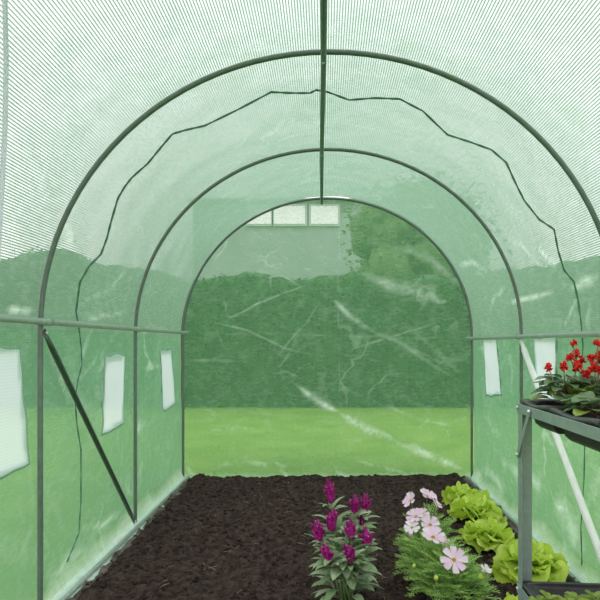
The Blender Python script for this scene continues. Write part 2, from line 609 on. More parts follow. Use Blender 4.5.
# windows: corners read off the photograph (top left, top right, bottom right, bottom left), put on the side walls
def wallpt(sd_, px, py):
    d = (sd_ * HW - CX) * F / (px - VX)
    return d, CZ + (VY - py) * d / F


WQ = [(-1, (-60, 345), (19, 349), (28, 463), (-60, 502)), (-1, (105, 356), (124, 354.5), (123.5, 422), (101, 435)), (-1, (160, 350.5), (171, 350), (175, 403), (163, 410)),
      (1, (483.6, 340), (497, 339), (502, 394), (486.5, 395.5)), (1, (534, 338), (557, 337.5), (557, 400), (537, 400))]
WIN = [(q[0], [wallpt(q[0], *p) for p in q[1:]]) for q in WQ]


def in_quad(y, z, c, m):
    """inside the window's outline, m inside its edges"""
    for a, b in zip(c, c[1:] + c[:1]):
        dx, dz = b[0] - a[0], b[1] - a[1]
        l = math.hypot(dx, dz)
        e = ((y - a[0]) * dz - (z - a[1]) * dx) / l
        if SGN[id(c)] * e < m:
            return False
    return True


SGN = {}
for w in WIN:
    c = w[1]
    ar = sum(a[0] * b[1] - b[0] * a[1] for a, b in zip(c, c[1:] + c[:1]))
    SGN[id(c)] = -1 if ar > 0 else 1


def side_creases(raw):
    out_ = []
    for pts, w, st in raw:
        out_.append(mk([hit(*p) for p in pts], w, st))
    return out_


CR = side_creases([
    # left side
    ([(0, 313), (22, 309), (38, 316)], 0.008, 0.5), ([(76, 385), (90, 368), (101, 351)], 0.012, 0.5),
    ([(100, 350), (104, 366), (98, 375)], 0.008, 0.5), ([(80, 527), (103, 525), (130, 505)], 0.010, 0.5),
    ([(82, 313), (95, 317), (128, 312)], 0.010, 0.35), ([(84, 300), (110, 290), (130, 268)], 0.010, 0.3),
    ([(96, 322), (86, 345), (83, 370)], 0.012, 0.3), ([(142, 335), (150, 326), (170, 331)], 0.012, 0.3),
    ([(142, 370), (150, 366), (160, 367)], 0.012, 0.4), ([(135, 430), (146, 425)], 0.02, 0.3),
    ([(44, 340), (58, 370), (70, 400)], 0.010, 0.3), ([(10, 400), (32, 470), (36, 520)], 0.014, 0.2),
    ([(5, 130), (40, 165), (52, 210)], 0.014, 0.3), ([(60, 215), (72, 235), (76, 245)], 0.02, 0.5),
    ([(45, 590), (70, 555), (100, 545)], 0.02, 0.35), ([(20, 560), (36, 520)], 0.012, 0.25),
    # right side
    ([(490, 488), (502, 505), (514, 530)], 0.035, 0.6), ([(480, 465), (496, 478), (505, 500)], 0.03, 0.4),
    ([(500, 462), (528, 476), (548, 492)], 0.03, 0.45), ([(552, 505), (572, 530), (585, 560)], 0.06, 0.42),
    ([(535, 537), (556, 553), (572, 572)], 0.022, 0.6), ([(505, 303), (530, 297), (556, 291)], 0.010, 0.7),
    ([(533, 245), (546, 258), (558, 267)], 0.012, 0.7), ([(562, 287), (580, 283), (600, 276)], 0.016, 0.55),
    ([(562, 326), (570, 310), (578, 298)], 0.008, 0.4), ([(476, 345), (486, 350), (500, 348)], 0.014, 0.35),
    ([(455, 268), (470, 262), (482, 266)], 0.02, 0.3), ([(488, 312), (494, 296), (505, 288)], 0.014, 0.3),
    ([(505, 240), (520, 246), (533, 262)], 0.012, 0.35), ([(590, 300), (585, 318), (588, 335)], 0.012, 0.35),
    ([(508, 350), (512, 372), (510, 392)], 0.02, 0.3), ([(482, 415), (492, 425), (500, 440)], 0.03, 0.25)])


def winskip(side):
    def f(s, y):
        z = s if side < 0 else 2 * ZS + LARC - s
        return any(w[0] == side and in_quad(y, z, w[1], 0.016) for w in WIN)
    return f


def cover_pos(u, v, o):
    x, z, nx, nz = prof(u)
    flare = max(0, 1 - (z / 0.09)) ** 2 * 0.045 if z < 0.09 else 0      # the hem turns in along the ground
    flare *= 0.8 + 0.5 * noise.noise((v * 5, x, 3.0))
    sx_ = -1 if x < 0 else 1
    return (x + nx * o - sx_ * flare, v, max(0.002, z + nz * o))


def hemwhite(u, v):
    z = min(u, 2 * ZS + LARC - u)
    k = 0.085 + 0.05 * noise.noise((v * 4, u, 0.7))
    return 0.95 * max(0, 1 - z / k) ** 0.8 if z < k else 0


ys = rng_(YA, YB, 0.018)
film_object('wall_left', rng_(0, ZS, 0.018), ys, cover_pos, [c for c in CR], M_wall, winskip(-1), hemwhite)
film_object('ceiling', rng_(ZS, ZS + LARC, 0.02), ys, cover_pos, [c for c in CR], M_film)
film_object('wall_right', rng_(ZS + LARC, 2 * ZS + LARC, 0.018), ys, cover_pos, [c for c in CR], M_wall, winskip(1), hemwhite)

# end wall: u = x, v = z, clipped by the arch
SE = F / 3.99


def ew(px, py):
    return (CX + (px - VX) / SE, CZ + (VY - py) / SE)


ECR = [mk([ew(*p) for p in pts], w, st) for pts, w, st in [
    ([(292, 382), (318, 401), (340, 413)], 0.020, 0.95), ([(336, 411), (368, 430), (400, 443)], 0.030, 0.9),
    ([(392, 440), (430, 455), (468, 473)], 0.030, 0.85), ([(360, 272), (397, 288), (452, 301)], 0.035, 0.5),
    ([(222, 322), (263, 301), (312, 283)], 0.0055, 0.6), ([(201, 319), (247, 330), (284, 348), (325, 358)], 0.0055, 0.5),
    ([(273, 363), (290, 340), (307, 322), (322, 296)], 0.005, 0.45), ([(335, 355), (397, 335), (465, 314)], 0.0055, 0.42),
    ([(330, 296), (351, 317), (377, 333)], 0.018, 0.5), ([(351, 459), (385, 468), (413, 477)], 0.02, 0.45),
    ([(186, 361), (215, 360), (252, 364)], 0.010, 0.3), ([(377, 242), (428, 257), (460, 285)], 0.03, 0.35),
    ([(190, 433), (240, 428), (262, 432)], 0.014, 0.25), ([(270, 375), (287, 372), (300, 378)], 0.010, 0.4),
    ([(370, 330), (400, 343), (465, 385)], 0.016, 0.35), ([(395, 316), (430, 345), (466, 380)], 0.02, 0.3),
    ([(206, 470), (240, 462), (300, 466)], 0.02, 0.3), ([(186, 465), (191, 474), (198, 478)], 0.02, 0.5),
    ([(340, 215), (338, 300), (341, 470)], 0.004, 0.2), ([(188, 335), (260, 333), (340, 336), (468, 338)], 0.005, 0.2),
    ([(212, 262), (222, 250), (232, 232)], 0.008, 0.35), ([(300, 330), (290, 352), (276, 372)], 0.008, 0.35),
    ([(345, 390), (420, 420), (468, 428)], 0.012, 0.25), ([(405, 345), (440, 362), (468, 360)], 0.012, 0.28)]]


def end_pos(u, v, o):
    # u in -1..1 across, v in 0..1 up
    return (u, YB + o, v)


def outside_arch(x, z):
    return abs(x) > HW or (z > ZS and (x / HW) ** 2 + ((z - ZS) / (ZT - ZS)) ** 2 > 1.0)


xs_ = rng_(-HW, HW, 0.0075)
zs_ = rng_(0.0, ZT, 0.0075)
film_object('wall_back', xs_, zs_, end_pos, ECR, M_end, outside_arch,
            lambda u, v: max(0.55 * max(0, 1 - v / 0.05), 0.0))

# windows of white mesh, sewn in with a green hem
for k, (sd_, cq) in enumerate(WIN):
    n = 14
    y0, y1 = min(c[0] for c in cq), max(c[0] for c in cq)
    z0, z1 = min(c[1] for c in cq), max(c[1] for c in cq)
    cq = sorted(cq, key=lambda c: c[0])
    (lb, lt), (rb, rt) = sorted(cq[:2], key=lambda c: c[1]), sorted(cq[2:], key=lambda c: c[1])
    verts, uvs, faces = [], [], []
    e = 0.008
    seed = k * 3.7

    def edge(t, q):
        return 0.012 * noise.noise((t * 4, q, seed))
    grid = []
    for i in range(n + 1):
        for j in range(n + 1):
            fy, fz = i / n, j / n
            yy = (lb[0] + (lt[0] - lb[0]) * fz) * (1 - fy) + (rb[0] + (rt[0] - rb[0]) * fz) * fy + edge(fz, 1.0 + (fy > .5)) * abs(2 * fy - 1) 
            zz = (lb[1] + (rb[1] - lb[1]) * fy) * (1 - fz) + (lt[1] + (rt[1] - lt[1]) * fy) * fz + edge(fy, 5.0 + (fz > .5)) * abs(2 * fz - 1)
            off = 0.0 + 0.004 * noise.noise((fy * 3, fz * 3, seed))
            verts.append((sd_ * (HW - 0.001 - off), yy, zz))
            uvs.append((zz, yy))
    for i in range(n):
        for j in range(n):
            faces.append((i * (n + 1) + j, i * (n + 1) + j + 1, (i + 1) * (n + 1) + j + 1, (i + 1) * (n + 1) + j))
    me = bpy.data.meshes.new('window')
    me.from_pydata(verts, [], faces)
    me.update()
    l = me.uv_layers.new(name='weave')
    buf = []
    for p in me.loops:
        buf.extend(uvs[p.vertex_index])
    l.data.foreach_set('uv', buf)
    me.materials.append(M_window)
    o = bpy.data.objects.new('window_%d' % (k + 1), me)
    C.objects.link(o)
    o['kind'] = 'structure'
    hb = MB()
    ring = [i for i in range(n + 1)] + [i * (n + 1) + n for i in range(1, n + 1)] + [n * (n + 1) + j for j in range(n - 1, -1, -1)] + [i * (n + 1) for i in range(n - 1, 0, -1)]
    pts = [Vector(verts[i]) - Vector((sd_ * 0.003, 0, 0)) for i in ring]
    c = sum(pts, Vector()) / len(pts)
    m_ = len(pts)
    wv = []
    for i, p in enumerate(pts):
        tg = (pts[(i + 1) % m_] - pts[i - 1]).normalized()
        dirn = Vector((0, -tg.z, tg.y))
        if dirn.dot(p - c) < 0:
            dirn = -dirn
        wv += [p - dirn * 0.001 + Vector((-sd_ * .001, 0, 0)), p + dirn * 0.008 + Vector((sd_ * .001, 0, 0))]
    hb.add(wv, [(2 * i, 2 * ((i + 1) % m_), 2 * ((i + 1) % m_) + 1, 2 * i + 1) for i in range(m_)])
    hem = hb.build('window_hem', M_hem, o)
    sm = hem.modifiers.new('thick', 'SOLIDIFY')
    sm.thickness = 0.0015

# the wavy dark seam sewn over the arch between the near hoop and the next
seam_px = [(66, 562), (72, 548), (78, 533), (80, 500), (80, 450), (76, 425), (74, 400), (77, 380), (81, 365), (80, 345), (78, 328), (75, 312), (77, 296),
           (79, 282), (88, 266), (100, 254), (106, 238), (110, 222), (117, 198), (124, 186), (131, 177), (147, 163), (160, 147), (172, 133),
           (186, 129), (204, 125), (237, 109), (271, 91), (290, 92), (310, 92), (316, 89), (328, 91), (349, 99), (375, 97), (400, 98),
           (423, 110), (448, 134), (470, 141), (492, 149), (507, 162), (516, 182), (525, 200), (540, 219), (555, 229), (559, 250),
           (565, 270), (575, 282), (579, 300), (582, 322), (584, 345)]
sm_ = MB()
sp_pts = []
for p in seam_px:
    s, y = hit(*p)
    x, z, nx, nz = prof(s)
    sp_pts.append(Vector((x - nx * 0.004, y, z - nz * 0.004)))
s, y = hit(584, 345)
for zz in (0.8, 0.6, 0.4, 0.2, 0.05):
    sp_pts.append(Vector((HW - 0.004, y + 0.02 * math.sin(zz * 9), zz)))
dense = []
for a, b in zip(sp_pts, sp_pts[1:]):
    for i in range(4):
        dense.append(a.lerp(b, i / 4))
dense.append(sp_pts[-1])
sm_.tube(dense, [(0.0040 if p.z > 1.05 else 0.0026) + 0.0010 * math.sin(i * 2.1) for i, p in enumerate(dense)], 6)
tag(sm_.build('trim_1', M_seam), 'wavy dark green seam sewn over the cover between the first two hoops', 'seam', kind='structure')

# ------------------------------------------------------------------ tubular frame
frame = empty('greenhouse_frame', (0, 2, 0))
tag(frame, 'green tubular steel frame of the tunnel greenhouse, arched hoops joined by rails', 'greenhouse frame')
frame_loc = Vector((0, 2, 0))


def fpart(mb, name, mat, label=None, parent=frame):
    mb.v = [tuple(Vector(p) - frame_loc) for p in mb.v]
    o = mb.build(name, mat, parent)
    if label:
        o['label'] = label
    return o


TR = 0.0092
HOOPS = [1.0, 1.98, 2.972, 3.972]
for y in HOOPS:
    mb = MB()
    pts = []
    ins = 0.0125
    for i in range(0, 8):
        pts.append((-HW + ins, y, 0.0 + ZS * i / 8))
    for i in range(0, 49):
        a = PI * i / 48
        pts.append((-(HW - ins) * math.cos(a), y, ZS + (ZT - ins - ZS) * math.sin(a)))
    for i in range(7, -1, -1):
        pts.append((HW - ins, y, ZS * i / 8))
    mb.tube(pts, TR, 12)
    fpart(mb, 'hoop', M_tube)
mb = MB()
mb.tube([(-0.013, 0.02, ZT - 0.042), (-0.022, 2.0, ZT - 0.040), (-0.034, 2.97, ZT - 0.040), (-0.040, 3.985, ZT - 0.042)], 0.0104, 12)
fpart(mb, 'ridge_pole', M_tube)
for y in (1.99, 2.96):
    mb = MB()
    mb.blob((-0.022 - 0.012 * (y > 2.5), y - 0.02, ZT - 0.0555), 0.004, 0.004, 0.003, 8, 6)
    fpart(mb, 'ridge_bolt', M_bolt)
for sx_, z in ((-1, 1.006), (1, 0.967)):
    xx = sx_ * (HW - 0.0135 - 0.0222)
    mb = MB()
    yy = [0.02] + HOOPS + [4.0 if sx_ < 0 else 3.99]
    mb.tube([(xx, q, z) for q in yy], 0.0118, 12)
    fpart(mb, 'side_rail', M_rail)
    for y in HOOPS[1:]:
        mb = MB()
        mb.tube([(xx, y - 0.028, z), (xx, y + 0.028, z)], 0.0134, 12)
        fpart(mb, 'rail_sleeve', M_rail)
    mb = MB()
    mb.tube([(sx_ * (HW - 0.05), 0.3, 0.0135), (sx_ * (HW - 0.05), 3.97, 0.0135)], 0.0105, 10)
    fpart(mb, 'ground_rail', M_rail)


def flat_ended(a, b, r, n):
    a, b = Vector(a), Vector(b)
    pts = [a, a.lerp(b, .03), a.lerp(b, .065), a.lerp(b, .5), a.lerp(b, .935), a.lerp(b, .97), b]
    fl = [(1.25, .25), (1.25, .3), (1, 1), (1, 1), (1, 1), (1.25, .3), (1.25, .25)]
    mb_ = MB()
    mb_.tube(pts, r, n, True, fl)
    return mb_


bl = fpart(flat_ended((-HW + 0.022, 1.985, 0.975), (-HW + 0.018, 2.945, 0.022), 0.0108, 12), 'brace', M_dark, 'dark diagonal brace')
br = fpart(flat_ended((HW - 0.028, 2.945, 0.955), (HW - 0.028, 1.99, 0.085), 0.0140, 12), 'brace', M_braceglare, 'diagonal brace coloured white for its bright reflection')
for p in ((-HW + 0.016, 1.99, 0.968), (-HW + 0.012, 2.938, 0.030)):
    mb = MB()
    mb.blob(Vector(p) + Vector((0.014, 0, 0)), 0.004, 0.006, 0.006, 8, 6)
    fpart(mb, 'brace_bolt', M_bolt)

# pale strap hanging from the roof at the near left
mb = MB()
pa = [at(5, 0, 1.2), at(4, 60, 1.2), at(2.6, 130, 1.2), at(1.5, 190, 1.2), at(.3, 250, 1.2), at(-3, 320, 1.2)]
for q in range(len(pa)):
    pa[q].y += 0.01 * math.sin(q)
topx = pa[0]
# start on the cover itself
zt = ZS + (ZT - ZS) * math.sqrt(1 - (topx.x / HW) ** 2)
pa.insert(0, Vector((topx.x + 0.004, 1.2, zt)))
vs = []
for p in pa:
    vs += [p + Vector((-0.0055, 0.002, 0)), p + Vector((0.0055, 0, 0))]
mb.add(vs, [(2 * i, 2 * i + 1, 2 * i + 3, 2 * i + 2) for i in range(len(pa) - 1)])
st = mb.build('hanging_strap', M_strap)
s_ = st.modifiers.new('thick', 'SOLIDIFY')
s_.thickness = 0.002
tag(st, 'narrow pale strap hanging from the roof film at the near left edge', 'strap')


# ------------------------------------------------------------------ ground inside
def soil_z(x, y):
    e = 0.012 + 0.018 * noise.noise((x * 2.1, y * 2.1, 0.4)) + 0.016 * noise.noise((x * 7, y * 7, 2.0)) \
        + 0.014 * noise.noise((x * 19, y * 19, 3.0)) + 0.007 * noise.noise((x * 47, y * 47, 4.0)) + 0.005 * noise.noise((x * 95, y * 95, 6.0))
    return max(0.004, e + 0.012)


def edge_l(y):
    return -0.885 - 0.012 * y + 0.018 * noise.noise((y * 3.1, 0, 0)) + 0.008 * noise.noise((y * 11, 4, 0))


def edge_r(y):
    return 0.925 + 0.018 * noise.noise((y * 3.3, 9, 0)) + 0.008 * noise.noise((y * 12, 2, 0))


mb = MB()
ny, nx_ = 420, 220
for j in range(ny + 1):
    y = 0.5 + (3.955 - 0.5) * j / ny
    xl, xr = edge_l(y), edge_r(y)
    for i in range(nx_ + 1):
        f = i / nx_
        x = xl + (xr - xl) * f
        ed = min(f, 1 - f) * (xr - xl)
        k = min(1, ed / 0.05)
        mb.v.append((x, y, 0.006 + soil_z(x, y) * k ** 0.6))
for j in range(ny):
    for i in range(nx_):
        a = j * (nx_ + 1) + i
        mb.f.append((a, a + 1, a + nx_ + 2, a + nx_ + 1))
floor = mb.build('floor', M_soil)
tag(floor, 'bed of dark bare soil covering the floor of the tunnel', 'soil', kind='structure')

mb = MB()
for q in range(8000):
    y = 1.75 + (3.94 - 1.75) * rnd.random() ** 1.15
    x = edge_l(y) + 0.015 + (edge_r(y) - edge_l(y) - 0.03) * rnd.random()
    r = 0.0022 + 0.0080 * rnd.random() ** 4
    mb.blob((x, y, soil_z(x, y) + 0.006 + r * 0.35), r * (0.8 + rnd.random() * .7), r * (0.8 + rnd.random() * .7), r * 0.8, 6, 4, 0.22)
tag(mb.build('soil_crumbs', M_clod, smooth=False), 'loose dark crumbs of soil lying over the bed', 'soil', kind='stuff')
mb = MB()
for q in range(70):
    y = 1.9 + 2.0 * rnd.random()
    x = -0.75 + 1.4 * rnd.random()
    a = rnd.random() * PI
    l = 0.008 + 0.018 * rnd.random()
    z = soil_z(x, y) + 0.012
    dv = Vector((math.cos(a) * l, math.sin(a) * l, 0.002))
    mb.tube([Vector((x, y, z)) - dv, Vector((x, y, z + .002)), Vector((x, y, z)) + dv], 0.0009, 5)
tag(mb.build('straw_bits', M_straw), 'tiny pale straw bits scattered over the dark soil', 'straw', kind='stuff')

# rumpled ground fabric under the soil, its edges showing along both sides
mb = MB()
cols = 60
rows = 220
for j in range(rows + 1):
    y = 0.45 + (3.965 - 0.45) * j / rows
    xl, xr = edge_l(y) - 0.014 - 0.014 * noise.noise((y * 6, 1, 1)), edge_r(y) + 0.020 + 0.012 * noise.noise((y * 6, 3, 3))
    for i in range(cols + 1):
        f = i / cols
        # crowd columns to the edges
        g = 0.5 - 0.5 * math.cos(PI * f)
        g = 0.5 * g + 0.5 * (0.5 - 0.5 * math.cos(PI * g))
        x = xl + (xr - xl) * g
        ed = min(x - xl, xr - x)
        k = max(0, 1 - ed / 0.085)
        z = 0.003 + k * (0.014 + 0.024 * noise.noise((x * 13, y * 13, 0)) + 0.014 * noise.noise((x * 40, y * 34, 2)))
        mb.v.append((x, y, max(0.002, z)))
for j in range(rows):
    for i in range(cols):
        a = j * (cols + 1) + i
        mb.f.append((a, a + 1, a + cols + 2, a + cols + 1))
tag(mb.build('ground_sheet', M_sheet), 'rumpled grey ground fabric showing along the edges of the soil', 'ground sheet', kind='structure')

def skirtmat():
    m, t, out = newmat('pale_film_skirt')
    tcn = N(t, 'ShaderNodeTexCoord')
    nz = N(t, 'ShaderNodeTexNoise', Scale=16, Detail=5)
    t.links.new(tcn.outputs['Object'], nz.inputs['Vector'])
    p = N(t, 'ShaderNodeBsdfPrincipled', Roughness=0.35)
    t.links.new(mixc(t, nz.outputs[0], (0.48, 0.66, 0.55), (0.80, 0.88, 0.83)), p.inputs['Base Color'])
    t.links.new(p.outputs[0], out.inputs[0])
    return m


M_skirt = skirtmat()
for sd_, k in ((-1, 2), (1, 3)):
    mb = MB()
    for j in range(261):
        y = 0.4 + 3.57 * j / 260
        inner = 0.925 + 0.02 * noise.noise((y * 4, sd_, 1)) + .01 * noise.noise((y * 13, sd_, 2)) if sd_ < 0 else 0.945 + 0.015 * noise.noise((y * 4, 5, 1))
        for i in range(9):
            f = i / 8
            x = 0.996 + (inner - 0.996) * f
            z = 0.0035 + 0.016 * (1 - f) ** 3 + max(0, .008 * noise.noise((y * 14, f * 3, sd_)))
            mb.v.append((sd_ * x, y, z))
    for j in range(260):
        for i in range(8):
            a = j * 9 + i
            mb.f.append((a, a + 1, a + 10, a + 9))
    tag(mb.build('trim_%d' % k, M_skirt), 'pale film skirt folded in along the ground beside the soil', 'film skirt', kind='structure')

# ------------------------------------------------------------------ outside, seen through the film
mb = MB()
n = 40
for j in range(n + 1):
    for i in range(n + 1):
        mb.v.append((-22 + 44 * i / n, -10 + 50 * j / n, -0.004))
for j in range(n):
    for i in range(n):
        a = j * (n + 1) + i
        mb.f.append((a, a + 1, a + n + 2, a + n + 1))
tag(mb.build('lawn', M_lawn), 'bright green lawn outside the tunnel', 'lawn', kind='structure')

mb = MB()
HY = 8.5
nx_, nz_ = 200, 18


def hz(x, top):
    e = max(0, min(1, (abs(x) - 2.3) / 2.2))
    return top + e * (0.38 + 0.22 * noise.noise((x * .9, 7, 0))) + 0.10 * noise.noise((x * 1.3, 0, 0)) + 0.06 * noise.noise((x * 4, 2, 0))


pro = [(0, 0.0), (0.0, .25), (-.04, .5), (-.02, .75), (0.03, .93), (0.2, 1.0), (0.7, 1.0), (1.0, .95), (1.1, .6), (1.1, 0.0)]
for i in range(nx_ + 1):
    x = -9 + 18 * i / nx_
    for (dy, fz) in pro:
        p = Vector((x, HY + dy, fz * hz(x, 1.95)))
        q = 0.09 * noise.noise((x * 3, fz * 5, dy * 3)) + 0.05 * noise.noise((x * 8, fz * 13, dy * 3))
        mb.v.append((p.x, p.y + q, max(0, p.z + (q * .7 if fz > .5 else 0))))
k = len(pro)
for i in range(nx_):
    for j in range(k - 1):
        a = i * k + j
        mb.f.append((a, a + k, a + k + 1, a + 1))
hedge = mb.build('hedge', M_hedge)
tag(hedge, 'long dark green hedge across the lawn behind the end wall', 'hedge')
mb = MB()
for q in range(9000):
    x = -6 + 12 * rnd.random()
    z = hz(x, 1.95) * rnd.random() ** 0.8
    mb.leaf((x, HY - 0.10 + 0.08 * rnd.random() + (0.2 * rnd.random() if z > 1.8 else 0), z), -PI / 2 + (rnd.random() - .5) * 2.6, 0.9 * rnd.random() - .2, 0.07, 0.045, .5, .2, 0, 2, 2)
mb.build('foliage', M_hedgeleaf, hedge)


def tree(x, y, h, r, label, z0=None, lobe=.62, nleaf=2600, seed=1):
    rg = random.Random(seed)
    t = empty('tree', (x, y, 0))
    m1 = MB()
    m1.tube([(0, 0, 0), (0.05, 0, h * .3), (-0.05, 0.05, h * .55), (0, 0, h * .8)], [0.16, 0.12, 0.08, 0.03], 8)
    for q in range(6):
        a = q * 1.1
        m1.tube([(0, 0, h * (.35 + .06 * q)), (math.cos(a) * r * .4, math.sin(a) * r * .4, h * (.5 + .06 * q)), (math.cos(a) * r * .75, math.sin(a) * r * .75, h * (.58 + .06 * q))], [0.06, .04, .015], 6)
    m1.build('trunk', M_bark, t)
    m2 = MB()
    zc = z0 if z0 else h * .62
    rz = h - zc
    lob = []
    for q in range(16):
        a = rg.random() * 6.28
        e = rg.random() * 2 - 0.8
        lob.append((math.cos(a) * r * .6 * math.cos(e), math.sin(a) * r * .6 * math.cos(e), zc + rz * .6 * math.sin(e), r * (.35 + .2 * rg.random())))
    for (a, b, c, q) in lob:
        m2.blob((a, b, c), q * lobe, q * lobe, q * lobe * .95, 10, 8, 0.25, rg)
    for q in range(nleaf):
        a, b, c, R = lob[rg.randrange(len(lob))]
        v = Vector((rg.gauss(0, 1), rg.gauss(0, 1), rg.gauss(0, 1))).normalized() * R * (0.55 + .75 * rg.random())
        m2.leaf((a + v.x, b + v.y, c + v.z), rg.random() * 6.28, rg.random() * 1.2 - .6, 0.16, 0.10, .6, .2, 0, 2, 2)
    m2.build('crown', M_treeleaf, t)
    tag(t, label, 'tree')
    return t


tree(2.0, 12.0, 4.6, 1.65, 'pale green tree beyond the hedge right of the grey house', 2.6, .74, 3200, seed=3)

house = empty('house', (-1.0, 17, 0))
tag(house, 'pale grey house with a row of white windows beyond the hedge', 'house')
mb = MB()
mb.box((-2.9, 0, 0), (2.4, 5, 5.2))
mb.build('wall', M_house, house, smooth=False)
mb = MB()
mb.add([(-3.05, -.25, 5.15), (2.6, -.25, 5.15), (2.6, 2.5, 5.9), (-3.05, 2.5, 5.9), (2.6, 5.2, 5.15), (-3.05, 5.2, 5.15)], [(0, 1, 2, 3), (3, 2, 4, 5), (0, 3, 5), (1, 4, 2), (0, 5, 4, 1)])
mb.build('roof', M_roof, house, smooth=False)
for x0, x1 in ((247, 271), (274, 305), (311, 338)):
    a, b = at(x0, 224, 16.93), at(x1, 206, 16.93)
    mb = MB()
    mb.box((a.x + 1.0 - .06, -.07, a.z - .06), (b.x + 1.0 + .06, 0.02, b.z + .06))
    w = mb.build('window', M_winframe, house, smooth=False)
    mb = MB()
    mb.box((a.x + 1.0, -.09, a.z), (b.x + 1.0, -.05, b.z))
    mb.build('pane', M_paneglare, w, smooth=False)


# ------------------------------------------------------------------ lettuces
def lettuce(x, y, R, label, seed, az0=0.0):
    rg = random.Random(seed)
    t = empty('lettuce', (x, y, soil_z(x, y) + 0.004), az0)
    m1 = MB()
    sh = lambda q: (0.30 + 1.0 * math.sin(PI * min(1, q * 0.80)) ** 1.1) * (1 - max(0, q - .84) * 2.0)
    #        number, elevation, length, width, bend, cup, start radius, start height
    for ring, (nn, el, L, Wd, bend, cup, r0, z0) in enumerate([(7, .38, .98, .80, .70, .35, .10, .00), (8, .75, .92, .74, 1.25, .45, .12, .05), (8, 1.05, .80, .66, 1.55, .55, .12, .12), (7, 1.3, .66, .58, 1.5, .6, .10, .18)]):
        for q in range(nn):
            a = 2 * PI * (q + .5 * ring) / nn + (rg.random() - .5) * .55
            m1.leaf((math.cos(a) * r0 * R, math.sin(a) * r0 * R, z0 * R), a, el + (rg.random() - .5) * .3, R * L * (0.85 + .3 * rg.random()), R * Wd * (0.85 + .35 * rg.random()), bend, cup, 0.17, 11, 10, sh, rg, (rg.random() - .5) * .7, 13)
    m1.build('outer_leaves', M_lettuce, t)
    m2 = MB()
    for q in range(10):
        a = 2.4 * q + rg.random() * .4
        r0 = R * (.24 - .015 * q)
        m2.leaf((math.cos(a) * r0, math.sin(a) * r0, R * .2), a + (0 if q < 5 else PI), 1.35, R * (.50 - .015 * q), R * .50, (1.5 if q < 5 else -.2), .6, 0.2, 9, 10, sh, rg, (rg.random() - .5) * .6, 15)
    m2.build('heart', M_lettheart, t)
    for o in t.children:
        s = o.modifiers.new('sub', 'SUBSURF')
        s.levels = 1
        s.render_levels = 1
    return tag(t, label, 'lettuce', 'row of green lettuces')


lettuce(0.775, 3.28, 0.126, 'bright green lettuce farthest back in the row, nearest the end wall', 21, 0.3)
lettuce(0.750, 2.95, 0.126, 'bright green lettuce second from the end wall in the row', 22, 1.0)
lettuce(0.715, 2.585, 0.122, 'bright green lettuce third from the end wall, beside the stand post', 23, 2.2)
lettuce(0.790, 2.25, 0.142, 'large bright green lettuce partly hidden behind the stand post', 24, 0.7)
lettuce(0.640, 1.84, 0.110, 'lettuce half out of view under the stand, nearest of the row', 25, 1.7)


